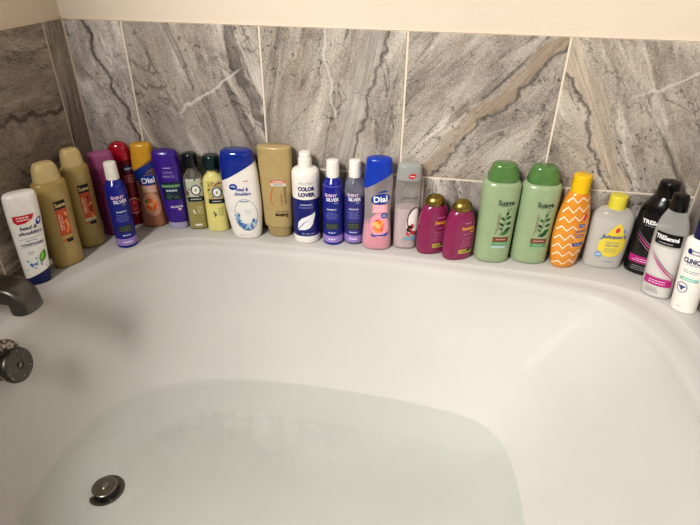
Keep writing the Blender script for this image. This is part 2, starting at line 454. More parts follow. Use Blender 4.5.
T0, T = .1363, .305
up = [
 (0, T0, dict(ang=-72, o=(.088, .33), seed=1.3, vein='#3a3634', vw=.06, tint=(1.24, 1.25, 1.30))),
 (T0, T0+T, dict(ang=-71, o=(.405, .35), seed=2.1, vein='#5d5854', vw=.24, tint=(.97, .96, .95), line=((.235, .27), (.40, .372)))),
 (T0+T, T0+2*T, dict(ang=77, o=(.655, .36), seed=3.7, vein='#b8b2a8', vw=.5, tint=(1., .99, .97), line=((.575, .46), (.60, .28)), ls=.8)),
 (T0+2*T, T0+3*T, dict(ang=50, o=(.91, .308), seed=5.2, vein='#9d8a72', vw=.34, tint=(1.04, 1.03, 1.02), line=((.93, .20), (1.0, .3)), ls=.3)),
 (T0+3*T, W, dict(ang=-61, o=(1.14, .30), seed=6.6, vein='#c4b5a2', vw=.42, tint=(1.02, 1., .97), line=((1.20, .36), (1.34, .42)), ls=.7)),
]
tb = [(a, b_, HG, HT, i) for a, b_, i in up]
xs = [0, .19, .495, .80, 1.105, W]
for k in range(5):
    tb.append((xs[k], xs[k+1], -.02, HG, dict(ang=[70, 60, 75, 112, 55][k], seed=10.3+k*1.7, tint=(.9, .9, .92), vw=0)))
wall_back = tile_wall('wall_back', lambda s, z, d: Vector((s, d, z)), tb, W, 1.15, (0, -1, 0))
tl = []
ys = [0, .0613, .357, .652, .947, 1.242, 1.6]
for k in range(6):
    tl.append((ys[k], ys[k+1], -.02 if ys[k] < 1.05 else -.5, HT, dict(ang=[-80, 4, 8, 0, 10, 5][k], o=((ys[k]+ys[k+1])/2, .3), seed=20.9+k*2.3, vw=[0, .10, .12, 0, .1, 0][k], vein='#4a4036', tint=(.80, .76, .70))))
wall_left = tile_wall('wall_left', lambda s, z, d: Vector((-d, -s, z)), tl, 1.6, 1.15, (1, 0, 0))
trr = []
ys = [0, .2, .505, .81, 1.115, 1.6]
for k in range(5):
    trr.append((ys[k], ys[k+1], -.02 if ys[k] < 1.05 else -.5, HT, dict(ang=[65, 20, 40, 70, 10][k], seed=40.1+k*2.9, vw=0, tint=(.95, .93, .9))))
wall_right = tile_wall('wall_right', lambda s, z, d: Vector((W+d, -s, z)), trr, 1.6, 1.15, (-1, 0, 0))
b = bmesh.new()
b.faces.new([b.verts.new(p) for p in ((-.3, -3, -.52), (W+.3, -3, -.52), (W+.3, .02, -.52), (-.3, .02, -.52))])
fl = link_mesh('floor', b, paint_material('#8f8676', 'floor_tile'), smooth=False); fl['kind'] = 'structure'

# ---- bathtub
def outline(pts, kw=41):
    """back half given right to left; mirrored about the long axis; returns radius(angle)"""
    full = [tuple(p) for p in pts] + [(x, 2*CY - y) for x, y in pts[::-1] if abs(y - CY) > 1e-6]
    pr = sorted((math.atan2(y-CY, x-CX) % (2*math.pi), math.hypot(x-CX, y-CY)) for x, y in full)
    A = np.array([p[0] for p in pr]); Rr = np.array([p[1] for p in pr])
    A3 = np.concatenate([A-2*math.pi, A, A+2*math.pi]); R3 = np.concatenate([Rr]*3)
    g = np.linspace(-math.pi, 3*math.pi, 2881)
    # polar chords: sample straight segments between the points
    X = np.interp(g, A3, R3)
    px, py = R3*np.cos(A3), R3*np.sin(A3)
    for i, t in enumerate(g):
        k = int(np.clip(np.searchsorted(A3, t)-1, 0, len(A3)-2))
        x1, y1, x2, y2 = px[k], py[k], px[k+1], py[k+1]
        den = (x2-x1)*math.sin(t) - (y2-y1)*math.cos(t)
        if abs(den) > 1e-9: X[i] = (x2*y1 - x1*y2) / -den if False else (x1*(y2-y1) - y1*(x2-x1)) / ((y2-y1)*math.cos(t) - (x2-x1)*math.sin(t))
    ker = np.hanning(kw); ker /= ker.sum()
    Xs = np.convolve(np.pad(X, kw//2, 'edge'), ker, 'valid')
    return lambda t: float(np.interp(t % (2*math.pi), g, Xs))
lip = outline([(1.277, -.53), (1.274, -.388), (1.266, -.286), (1.242, -.214), (1.188, -.152), (1.105, -.133), (.984, -.119), (.812, -.103), (.559, -.097), (.469, -.099), (.33, -.106), (.249, -.119), (.19, -.153), (.154, -.201), (.126, -.258), (.103, -.313), (.093, -.385), (.087, -.46), (.086, -.53)])
stp = outline([(1.326, -.53), (1.325, -.35), (1.322, -.26), (1.312, -.208), (1.295, -.168), (1.25, -.124), (1.144, -.098), (.809, -.082), (.5, -.079), (.29, -.082), (.235, -.095), (.185, -.135), (.145, -.19), (.113, -.25), (.09, -.31), (.079, -.385), (.073, -.46), (.072, -.53)])
WPTS = [(1.047, -.53), (1.045, -.504), (1.042, -.444), (1.033, -.377), (1.014, -.317), (.975, -.275), (.908, -.257), (.796, -.242), (.68, -.236), (.562, -.235), (.466, -.239), (.326, -.262), (.226, -.312), (.175, -.37), (.154, -.42), (.143, -.50), (.142, -.53)]
wat = outline(WPTS); wat_soft = outline(WPTS, 421)
X0, X1, Y0, Y1 = .0015, W-.0015, -.0015, 2*CY+.0015
def outer(t):
    c, s_ = math.cos(t), math.sin(t); k = 9
    if c > 1e-9: k = min(k, (X1-CX)/c)
    if c < -1e-9: k = min(k, (X0-CX)/c)
    if s_ > 1e-9: k = min(k, (Y0-CY)/s_)
    if s_ < -1e-9: k = min(k, (Y1-CY)/s_)
    return k
angs = sorted([2*math.pi*i/192 for i in range(192)] + [math.atan2(y-CY, x-CX) % (2*math.pi) for x in (X0, X1) for y in (Y0, Y1)])
def profile(t):
    ro, rs, rl, rw = outer(t), stp(t), lip(t), wat(t)
    rs = max(rs, rl + .012)
    P = [(ro, -.50), (ro, -.006), (ro-.002, -.0015), (ro-.006, 0), (rs+.002, 0), (rs, -.0006), (rs-.0025, -.0034)]
    dx = rs-.0025-(rl+.004)
    P += [(rs-.0025-dx*.5, -.0052), (rl+.004, -.0085), (rl, -.0122), (rl-.0035, -.0175), (rl-.006, -.026)]
    a = (rl-.008, -.036)
    for k in range(8):
        f = k/7; bl = max(0, (f-.35)/.65); bl = bl*bl*(3-2*bl); re = wat_soft(t)*(1-bl)+rw*bl; P.append((a[0]+(re-a[0])*f + .010*math.sin(math.pi*f), a[1]+(WATER_Z-a[1])*f))
    kf = 1 - .55*max(0, -math.cos(t))**2
    P += [(rw-d_*kf, FLOOR_Z+h_) for d_, h_ in ((.014, .0535), (.032, .040), (.055, .028), (.082, .018), (.112, .0105), (.145, .005), (.18, .0018))]
    rf = rw-.18*kf
    P += [(rf*.8, FLOOR_Z+.0005), (rf*.5, FLOOR_Z), (rf*.2, FLOOR_Z)]
    return P
b = bmesh.new(); cols = []
for t in angs:
    cols.append([b.verts.new((CX+r*math.cos(t), CY+r*math.sin(t), z)) for r, z in profile(t)])
n = len(cols)
for i in range(n):
    a_, c_ = cols[i], cols[(i+1) % n]
    for k in range(len(a_)-1): b.faces.new((a_[k], c_[k], c_[k+1], a_[k+1]))
b.faces.new([c_[-1] for c_ in cols])
for f_ in b.faces:
    if max(v.co.z for v in f_.verts) <= WATER_Z + .001 and max(abs(v.co.z) for v in f_.verts) < .4: f_.material_index = 1
ACRYL = acrylic_material()
tub = link_mesh('bathtub', b, [ACRYL, acrylic_material(True)], auto=50)
tub['label'] = 'white acrylic bathtub with wide flat ledge and rounded basin'; tub['category'] = 'bathtub'
if bpy.data.meshes: pass

# ---- water
m, nt = new_mat('bath_water')
fr = node(nt, 'ShaderNodeFresnel', {'IOR': 1.33})
tc = node(nt, 'ShaderNodeTexCoord')
nz = node(nt, 'ShaderNodeTexNoise', {'Vector': tc.outputs['Object'], 'Scale': 7., 'Detail': 2.})
bp = node(nt, 'ShaderNodeBump', {'Height': nz.outputs['Fac'], 'Strength': .12, 'Distance': .004})
nt.links.new(bp.outputs[0], fr.inputs['Normal'])
tr = node(nt, 'ShaderNodeBsdfTransparent', {'Color': (.945, .972, .960, 1)})
gl = node(nt, 'ShaderNodeBsdfGlossy', {'Roughness': .015, 'Color': (1, 1, 1, 1), 'Normal': bp.outputs[0]})
fs = node(nt, 'ShaderNodeMath', {0: fr.outputs[0], 1: .6}, operation='MULTIPLY')
mx = node(nt, 'ShaderNodeMixShader', {0: fs.outputs[0], 1: tr.outputs[0], 2: gl.outputs[0]})
out(nt, mx.outputs[0])
b = bmesh.new(); rings = []
for f in (1.002, .8, .5, .2):
    rings.append([b.verts.new((CX+f*wat(t)*math.cos(t), CY+f*wat(t)*math.sin(t), WATER_Z)) for t in angs])
for k in range(3):
    for i in range(n):
        j = (i+1) % n; b.faces.new((rings[k][i], rings[k][j], rings[k+1][j], rings[k+1][i]))
b.faces.new(rings[-1])
water = link_mesh('bath_water', b, m)
water['label'] = 'shallow clear greenish bath water filling the bottom of the tub'; water['category'] = 'water'; water['kind'] = 'stuff'

# ---- turned metal fittings
def lathe(prof, seg=40):
    b = bmesh.new(); rg = []
    for r, z in prof:
        rg.append([b.verts.new((r*math.cos(2*math.pi*i/seg), r*math.sin(2*math.pi*i/seg), z)) for i in range(seg)] if r > 1e-6 else [b.verts.new((0, 0, z))])
    for a_, c_ in zip(rg, rg[1:]):
        for i in range(seg):
            j = (i+1) % seg
            q = [a_[i % len(a_)], a_[j % len(a_)], c_[j % len(c_)], c_[i % len(c_)]]
            q = list(dict.fromkeys(q))
            if len(q) >= 3: b.faces.new(q)
    return b
NICKEL = metal('#77726c', .34); DARKMET = metal('#5d5955', .38); BRONZE = metal('#8a8176', .3)
dr = thing('bathtub_drain', 'round metal pop-up drain under the water on the tub floor', 'drain', (.2335, -.5335, FLOOR_Z+.0022))
dr.scale = (.9, .9, .9)
link_mesh('drain_flange', lathe([(.026, .001), (.030, .0018), (.037, .0022), (.0395, .0014), (.040, 0)]), NICKEL, dr)
h_ = link_mesh('drain_dark_disc', lathe([(0, .0006), (.0265, .0008)]), plastic('#0b0b0b', .8), dr)  # solid black disc paints the dark of the gap; no hole is cut
st = link_mesh('drain_stopper', lathe([(.006, .0005), (.006, .009), (.022, .010), (.0265, .0118), (.0275, .0138), (.026, .0152), (.02, .0158), (.009, .0150), (0, .0150)]), BRONZE, dr)
link_mesh('stopper_knob', lathe([(.009, .0148), (.0088, .0175), (.007, .0192), (0, .0197)]), BRONZE, st)
for p_ in dr.children: p_.location = (0, 0, 0)

# overflow on the left end wall of the basin
ov = thing('overflow_drain', 'round dark metal overflow knob on the left end of the tub basin', 'overflow drain', (.098, -.518, -.052))
ov.rotation_euler = Vector((.975, 0, .2)).to_track_quat('Z', 'Y').to_euler()
def worn_metal():
    m, nt = new_mat('worn_chrome')
    tc = node(nt, 'ShaderNodeTexCoord')
    nz = node(nt, 'ShaderNodeTexNoise', {'Vector': tc.outputs['Object'], 'Scale': 160., 'Detail': 4.})
    r_ = node(nt, 'ShaderNodeValToRGB', {0: nz.outputs['Fac']})
    r_.color_ramp.elements[0].position = .42; r_.color_ramp.elements[0].color = c4('#5b4030')
    r_.color_ramp.elements[1].position = .55; r_.color_ramp.elements[1].color = c4('#b9b3aa')
    p = node(nt, 'ShaderNodeBsdfPrincipled', {'Base Color': r_.outputs[0], 'Metallic': .7, 'Roughness': .35}); out(nt, p.outputs[0]); return m
link_mesh('overflow_plate', lathe([(.0365, -.004), (.037, .003), (.034, .006), (.02, .0075), (0, .0075)]), worn_metal(), ov)['label'] = 'chrome plate with brown rust spots'
ov.children[0].location = ov.rotation_euler.to_matrix().inverted() @ Vector((0, .002, .011))
link_mesh('overflow_stem', lathe([(.008, .006), (.008, .022)]), NICKEL, ov)
kb = link_mesh('overflow_knob', lathe([(0, .018), (.0285, .0185), (.0315, .021), (.0325, .026), (.0315, .0305), (.0295, .0325), (.0075, .0338), (.007, .0325), (0, .0325)]), DARKMET, ov)
rnd = random.Random(4)
b = bmesh.new()
for i in range(26):
    r_ = rnd.uniform(.010, .029); t = rnd.uniform(0, 6.283)
    bb = bmesh.ops.create_icosphere(b, subdivisions=1, radius=rnd.uniform(.0005, .0011), matrix=Matrix.Translation((r_*math.cos(t), r_*math.sin(t), .0329)))
dp_ = link_mesh('water_drops', b, plastic('#c9c9c6', .1), kb); dp_['kind'] = 'stuff'
link_mesh('knob_screw', lathe([(.0045, .0322), (.0042, .0345), (0, .0348)]), NICKEL, kb)

# tub spout from the left wall
sp_ = thing('tub_spout', 'brushed dark nickel tub spout reaching in from the left wall', 'faucet', (-.002, -.492, .099))
def spout_bm():
    b = bmesh.new()
    # rows along the bar: x, z centre, half width (y), half height, exponent
    path = [(.004, 0, .024, .017), (.05, 0, .024, .0165), (.10, 0, .0245, .016), (.128, 0, .0248, .0158), (.146, -.0003, .025, .0158)]
    rg = []
    def sec(c, ux, hw, hh, e=.3, seg=28):
        r = []
        for i in range(seg):
            t = 2*math.pi*i/seg
            a_, c_ = sg(math.cos(t), e)*hw, sg(math.sin(t), e)*hh
            r.append(b.verts.new((c[0]+ux[0]*c_, a_, c[2]+ux[1]*c_)))
        return r
    for x, z, hw, hh in path: rg.append(sec((x, 0, z), (0, 1), hw, hh))
    # tight bend into a short, slightly flared outlet
    px, pz, br = .146, -.0185, .0182
    for k in range(1, 6):
        a_ = R(17*k)
        rg.append(sec((px+math.sin(a_)*br, 0, pz+math.cos(a_)*br), (math.sin(a_), math.cos(a_)), .025, .0158+.0007*k, .3+.08*k))
    a_ = R(85); ex, ez = px+math.sin(a_)*br, pz+math.cos(a_)*br
    for d_, hw, hh, e_ in ((.006, .0252, .0200, .75), (.015, .0258, .0212, .8), (.0165, .0252, .0206, .8), (.0166, .0215, .017, .8), (.008, .020, .016, .8)):
        rg.append(sec((ex+math.cos(a_)*d_, 0, ez-math.sin(a_)*d_), (math.sin(a_), math.cos(a_)), hw, hh, e_))
    for a_, c_ in zip(rg, rg[1:]):
        for i in range(28):
            j = (i+1) % 28; b.faces.new((a_[i], a_[j], c_[j], c_[i]))
    b.faces.new(rg[0]); b.faces.new(rg[-1])
    return b
link_mesh('spout_body', spout_bm(), metal('#6a6764', .42), sp_, auto=55)
fg = link_mesh('wall_flange', lathe([(.038, .0005), (.038, .006), (.034, .0095), (.026, .0105), (0, .0105)]), NICKEL, sp_)
fg.rotation_euler = (0, R(90), 0)

# ------------------------------------------------------------------ bottles
# key: shape, x, y, half width, height, turn (deg), skew
TB = dict(
hs=('stand_on_cap',.0435,-.326,.0295,.196,46,.061), g1=('squeeze_oval_tan',.055,-.2452,.0338,.2275,62,.02), g2=('squeeze_oval_tan',.0595,-.1598,.0297,.229,56,0),
mag=('flat_cap',.0815,-.0945,.0285,.2006,30,0), ss=('round_slim',.1367,-.1449,.0227,.1994,40,0), red=('dome_cap',.0948,-.0395,.0280,.2078,22,0),
do=('waisted',.1515,-.0380,.0288,.2077,16,0), aus=('purple_inverted',.2153,-.0375,.0304,.195,14,-.044), her=('wide_cap',.2645,-.0310,.0226,.19,16,0),
hy=('wide_cap',.3150,-.0295,.0255,.1884,14,0), hb=('slant_cap',.3955,-.0478,.0423,.2133,10,-.044), gp=('gold_inverted',.4695,-.0270,.0388,.2195,3,-.012),
cl=('round_litre',.5385,-.0345,.0312,.2125,12,0), s1=('round_slim',.6018,-.0375,.0237,.2002,4,0), s2=('round_slim',.6497,-.0265,.0229,.1996,4,0),
dp=('waisted',.7050,-.0435,.0333,.2162,6,0), cc=('flat_cap',.7695,-.029,.0280,.2012,8,0), o1=('rounded_oil',.8310,-.0385,.0368,.1397,25,0),
o2=('rounded_oil',.8892,-.0545,.0362,.1392,25,0), sg1=('squeeze_oval',.9640,-.0465,.0405,.2247,6,0), sg2=('squeeze_oval',1.0462,-.0350,.0412,.2211,2,0),
jo=('chevron',1.1195,-.0455,.0365,.2108,22,0), jb=('baby_oval',1.2045,-.0272,.0425,.1654,0,0), t1=('salon',1.2885,-.0375,.0405,.2066,-20,0),
t2=('salon',1.2895,-.1300,.0300,.2148,-30,-.061), cl2=('white_tall',1.3268,-.1765,.0245,.1841,-25,-.079))
class Bottle:
    def __init__(s, key, name, label, cat, group=None):
        s.shape, x, y, s.A, s.H, yaw, s.sk = TB[key]
        s.root = thing(name, label, cat, (x, y, .0004), R(yaw), group)
        s.S = SH[s.shape]
        n0 = s.S['body'][0][3] if len(s.S['body'][0]) > 3 else 2.2
        s.n = n0
        def srf(rows):
            rr = [(r[0], r[1], r[2], (rows[0][3] if len(rows[0]) > 3 else n0)) for r in rows]
            return Surf(rr, s.A, s.H, n0, shear=s.sk)
        s.body = srf(s.S['body'])
        s.cap = srf(s.S['cap']) if 'cap' in s.S else None
        s.art = None
    def add(s, name, bm, mats, parent=None, label=None):
        o = link_mesh(name, bm, mats, parent or s.root)
        if label: o['label'] = label
        return o
    def mk_body(s, mats, bands=None, z0=None, z1=None, seg=44):
        if bands: bands = [(a*s.H, c*s.H) for a, c in bands]
        return s.add('body', s.body.bm(z0, z1, seg, bands=bands), mats)
    def mk_cap(s, mat, name='cap', seam=True):
        o = s.add(name, s.cap.bm(), mat)
        return o
    def liquid(s, top, mat, label=None):
        f = Surf([(r[0], r[1]*.93, r[2]*.92, s.n) for r in s.S['body']], s.A, s.H, s.n, shear=s.sk)
        return s.add('liquid', f.bm(.0035, top*s.H), mat, label=label)
    def slant(s, capmat, bodymat, zl, zr, name='cap'):
        """cap and body meet along a sloping line (heights at the left and right edge)"""
        wz = s.body.at((zl+zr)/2*s.H); hw = wz[1]; xo = wz[4]
        dx, dz = 2*hw, (zr-zl)*s.H
        no = Vector((-dz, 0, dx)).normalized(); co = Vector((xo, 0, (zl+zr)/2*s.H))
        s.add('body', cut_bm(s.body.bm(), co, no, False), bodymat)
        return s.add(name, cut_bm(s.body.bm(grow=.0004), co - no*.0006, no, True), capmat)
    def A_(s): s.art = Art(s.body, s.A, s.H); return s.art
    def lid_line(s, z, col, h=.0009):
        pass

rnd = random.Random(11)
WHITE = plastic('#eeeae4', .3)
def navy(): return '#1c2474'

# 1 white bottle standing on its navy cap
q = Bottle('hs', 'conditioner_bottle', 'white bottle standing on its navy cap, nearest the spout', 'bottle')
q.slant(plastic('#141b55', .3), WHITE, .07, .16) if False else None
wz = q.body.at(.1*q.H); no = Vector((-.34, 0, 1)).normalized(); co = Vector((wz[4], 0, .125*q.H))
q.add('body', cut_bm(q.body.bm(), co, no, True), WHITE)
q.add('cap', cut_bm(q.body.bm(grow=-.0006), co, no, False), plastic('#151c58', .28), label='navy flip cap at the foot')
a = q.A_(); H = q.H
def sk(z): return 0
a.add(poly([(-.021, .79*H), (.016, .79*H), (.012, .74*H), (-.001, .705*H), (-.015, .70*H), (-.021, .73*H)]), '#c9283c', 1)
a.add(lines(-.004, .728*H, .78*H, .026, 2, .5, rnd), '#f3dcd8', 2)
a.text('head &', .001, .655*H, .0075, '#222a66', shear=.3, bold=.01)
a.text('shoulders', .003, .60*H, .0075, '#222a66', shear=.3, bold=.01)
a.add(ell(.022, .70*H, .005, .008, -.5), '#28368c', 1); a.add(ell(.0225, .708*H, .0022, .004, -.5), '#e8e6ee', 2)
a.text('apple fresh', .002, .515*H, .0032, '#5c6a86', shear=.2)
a.text('CONDITIONER', .002, .475*H, .0042, '#2c3f86', bold=.02)
a.add(stroke([(-.019, .535*H), (.02, .545*H)], .0005), '#3a4b90'); a.add(stroke([(-.019, .448*H), (.021, .458*H)], .0005), '#3a4b90')
a.add(leaf(.015, .315*H, .028, .013, 1.15), '#4f9a2c', 2); a.add(leaf(.0135, .318*H, .018, .005, 1.2), '#a9cf5b', 3)
for i in range(26):
    x = rnd.gauss(-.002, .008); z = (.235+rnd.gauss(0, .035))*H
    a.add(ell(x, z, rnd.uniform(.0008, .0028), rnd.uniform(.0006, .002), rnd.uniform(0, 3)), rnd.choice(['#3d7fb8', '#5fa3cf', '#2d5f9e', '#9cc7de']), 1+i % 2)
a.add(lines(-.004, .36*H, .395*H, .012, 2, .4, rnd), '#8aa0b5')
a.build('label', q.root)

# 2, 3 gold bottles by the left wall
for key, lab in (('g1', 'gold shampoo bottle just behind the white navy-footed bottle, nearer the spout'), ('g2', 'second gold bottle from the spout, touching the back corner bottles')):
    if key == 'g2': lab = 'gold bottle in the left corner, farther from the spout of the two with beige caps'
    q = Bottle(key, 'shampoo_bottle', lab, 'bottle', 'gold bottles by the left wall')
    q.mk_body(plastic('#a8925a', .3, coat=.2)); q.mk_cap(plastic('#c8b483', .35))
    a = q.A_(); H = q.H; x0 = -.010; x1 = .013
    z0, z1 = .27*H, .655*H
    a.add(rect(x0, z0, x1, z1), '#c4552f', 1)
    a.add(rect(x0, .585*H, x1, .665*H), '#1a1712', 2)
    a.text('Suave', .0015, .625*H, .0085, '#d9c58a', 3, bold=.03, width=.021)
    a.text('KERATIN', -.0055, .46*H, .0042, '#f0d9b8', 3, bold=.02, rot=R(90), width=.036)
    a.text('INFUSION', -.0008, .45*H, .003, '#f0cfae', 3, rot=R(90), width=.032)
    for i in range(7):
        a.add(leaf(.007+rnd.uniform(-.002, .002), (.33+.033*i)*H, .012, .005, rnd.uniform(.5, 2.4)), rnd.choice(['#e58a4e', '#8d2f1d', '#a44a26', '#e9a56a']), 2)
    a.add(rect(x0, .29*H, x1, .325*H), '#b59a55' if key == 'g1' else '#cbb999', 3)
    a.add(rect(-.002, .25*H, .012, .29*H), '#2a1c14', 2)
    a.build('label', q.root)

# 4 pink bottle in the corner behind
q = Bottle('mag', 'body_wash_bottle', 'see-through magenta bottle in the corner, mostly hidden behind the gold ones', 'bottle')
q.mk_body(clear('#c25f98', .55)); q.liquid(.72, plastic('#7d1f4f', .3))
q.mk_cap(clear('#d07fb4', .6)); a = q.A_(); H = q.H
a.add(ell(.002, .42*H, .016, .02), '#8c2a5c', 1); a.add(lines(.002, .55*H, .66*H, .022, 4, .45, rnd), '#3a2034', 1); a.build('label', q.root)

# 5, 14, 15 slim purple-toning bottles with white caps
def silver(key, lab, full, kind, nm):
    q = Bottle(key, nm, lab, 'bottle', 'slim blue bottles with white caps')
    if full: q.mk_body(plastic('#1d2590', .22, coat=.3))
    else:
        q.mk_body(clear('#b9bbd0', .28)); q.liquid(.56, plastic('#35307a', .35), 'dull purple contents')
    q.mk_cap(WHITE)
    a = q.A_(); H = q.H
    if key == 's1': a.add(rect(-.0355, .715*H, .0355, .735*H), '#4b50a0', 0)
    if not full or True:
        a.add(rect(-.036, .125*H, .036, .60*H), '#232a86' if full else '#3d3a82', 0)
    a.add(rect(-.036, .035*H, .036, .12*H), '#9d86c9', 1)
    a.text('SHINY', -.002, .625*H, .0072, '#e7c9e2', 3, bold=.03, width=.028)
    a.text('SILVER', .002, .575*H, .0078, '#f0eef4', 3, bold=.03, width=.029)
    a.text('ultra', .009, .535*H, .0038, '#c9cfee', 3, shear=.3)
    a.text(kind, 0, .455*H, .0038, '#dfe2f5', 3, bold=.02, width=.022)
    a.add(lines(0, .33*H, .425*H, .03, 5, .35, rnd), '#7f86c9', 2)
    a.add(rect(-.016, .20*H, .016, .285*H), '#2c3144', 2); a.add(lines(0, .21*H, .275*H, .028, 3, .4, rnd), '#6d7a4a', 3)
    a.add(lines(0, .15*H, .175*H, .02, 1, .5, rnd), '#c8cdf0', 2)
    a.add(lines(0, .06*H, .095*H, .022, 1, .5, rnd), '#e3dcf2', 3)
    a.build('label', q.root)
silver('ss', 'deep blue slim bottle with white cap standing alone at the left, before the red bottle', True, 'SHAMPOO', 'shampoo_bottle')
silver('s1', 'deep blue slim bottle with white cap beside the white and navy leaf bottle', True, 'SHAMPOO', 'shampoo_bottle')
silver('s2', 'half-empty slim purple bottle with white cap beside the blue-capped pink bottle', False, 'CONDITIONER', 'conditioner_bottle')

# 6 red bottle
q = Bottle('red', 'body_wash_bottle', 'red bottle with shiny domed cap and pomegranate picture behind the slim blue bottle', 'bottle')
q.mk_body(clear('#7d1f2c', .9)); q.liquid(.7, plastic('#5c1420', .3)); q.mk_cap(plastic('#a3122a', .12, coat=.6))
a = q.A_(); H = q.H
a.add(rect(.002, .66*H, .03, .74*H, .003), '#23264a', 1); a.add(lines(.016, .68*H, .72*H, .024, 1, .6, rnd), '#b3aebf', 2)
a.add(lines(.014, .53*H, .63*H, .026, 4, .4, rnd), '#b97a80', 1)
a.build('label', q.root); a = q.A_()
a.add(ell(.013, .25*H, .0175, .021), '#7a1620', 1); a.add(ring(.013, .25*H, .0175, .021, .0035), '#c98d78', 2)
for i in range(8): a.add(leaf(.013+.0085*math.cos(i*.785), .25*H+.010*math.sin(i*.785), .011, .0055, i*.785), '#b5474c', 3)
a.build('fruit_picture', q.root, 'round picture of a cut pomegranate')

# 7, 16 body wash with sloping caps
def dial(key, lab, cap, stripe, shell, op, liq, liqc, panel, fruit):
    q = Bottle(key, 'body_wash_bottle', lab, 'bottle')
    q.slant(cap, clear(shell, op), .685, .86)
    q.liquid(liq, liqc)
    a = q.A_(); H = q.H
    w = q.A*.9
    if stripe:
        def zz(x): return (.77+.07*x/q.A)*H
        xs_ = np.linspace(-q.A*.98, q.A*.98, 14)
        a.add(([(float(x), zz(x)-.004) for x in xs_] + [(float(x), zz(x)-.024+.006*math.sin(3*(x/q.A))) for x in xs_], [(i, i+1, 15+i, 14+i) for i in range(13)]), stripe, 1)
    cxl = .006
    a.add(ell(cxl, .585*H, .0215, .0125, .18), '#1d3f9a', 1); a.add(stroke([(cxl-.008, .655*H), (cxl+.008, .672*H), (cxl+.017, .669*H)], .005, True), '#1d3f9a', 1)
    a.text('Dial', cxl, .585*H, .0135, '#f4f4f8', 3, bold=.03, width=.030, rot=.1)
    a.add(rect(cxl-.017, .43*H, cxl+.017, .525*H), panel, 1); a.add(lines(cxl, .445*H, .515*H, .028, 3, .35, rnd), '#f6e3e0', 2)
    a.add(ell(cxl, .29*H, .021, .030, .1), panel, 1)
    for i in range(7):
        a.add(ell(cxl-.003+.0075*math.cos(i*.9), .285*H+.0105*math.sin(i*.9), .0062, .0068, i), fruit[i % len(fruit)], 2)
    a.add(ell(cxl-.003, .285*H, .005, .005), fruit[-1], 3)
    if key == 'dp':
        a.add(ell(cxl+.009, .405*H, .0068, .0068), '#20489e', 3); a.add(lines(cxl+.009, .39*H, .42*H, .008, 2, .4), '#dfe6f5', 4)
        a.add(poly([(cxl-.017, .165*H), (cxl+.017, .175*H), (cxl+.019, .215*H), (cxl+.008, .19*H), (cxl-.008, .182*H), (cxl-.019, .195*H)]), '#2a4fa6', 3)
    else:
        a.add(leaf(cxl-.013, .33*H, .012, .006, 1.2), '#4c8a3a', 3)
    a.build('label', q.root)
dial('do', 'orange see-through body wash bottle with gold cap beside the red bottle', plastic('#c99a2e', .3), '#1f3a86', '#d0a58a', .5, .42, plastic('#d9946c', .3), '#cf9d84', ['#e8702a', '#f0a05a', '#d9541e', '#f6c08a'])
dial('dp', 'pink see-through body wash bottle with bright blue cap and flower', plastic('#1b3fae', .28), None, '#ebe3e4', .3, .30, plastic('#ea8aa6', .25), '#e9a3b4', ['#f0806a', '#f3a04e', '#e8603f', '#f6c27a'])

# 8 purple bottle on a pale cap
q = Bottle('aus', 'conditioner_bottle', 'purple bottle standing on its pale lavender cap', 'bottle')
q.mk_body(plastic('#40208c', .3, coat=.2)); q.mk_cap(plastic('#a9a6c4', .3))
q.root.children[-1]['label'] = 'pale lavender cap at the foot'
a = q.A_(); H = q.H; c = .004
a.add(lines(c, .80*H, .82*H, .020, 1, .6, rnd), '#c9c3e0')
a.text('TOTAL', c, .755*H, .0055, '#b9b2d8', width=.022); a.text('MIRACLE', c, .705*H, .0055, '#b9b2d8', width=.026)
a.add(rect(c-.021, .40*H, c+.021, .63*H), '#1f2a45', 1); a.add(rect(c-.021, .565*H, c+.021, .60*H), '#6f9a72', 2)
a.add(lines(c, .50*H, .55*H, .026, 1, .55, rnd), '#b8c4d4', 2)
for i in range(6): a.add(leaf(c+rnd.uniform(-.015, .015), rnd.uniform(.42, .49)*H, .013, .006, rnd.uniform(0, 3)), '#3d5a44', 2)
a.text('aussie', c+.004, .315*H, .0078, '#e4def2', bold=.01, width=.028); a.add(rect(c+.006, .255*H, c+.013, .285*H), '#e9e3ee', 2); a.add(rect(c+.006, .255*H, c+.013, .267*H), '#c02a44', 3)
a.build('label', q.root)

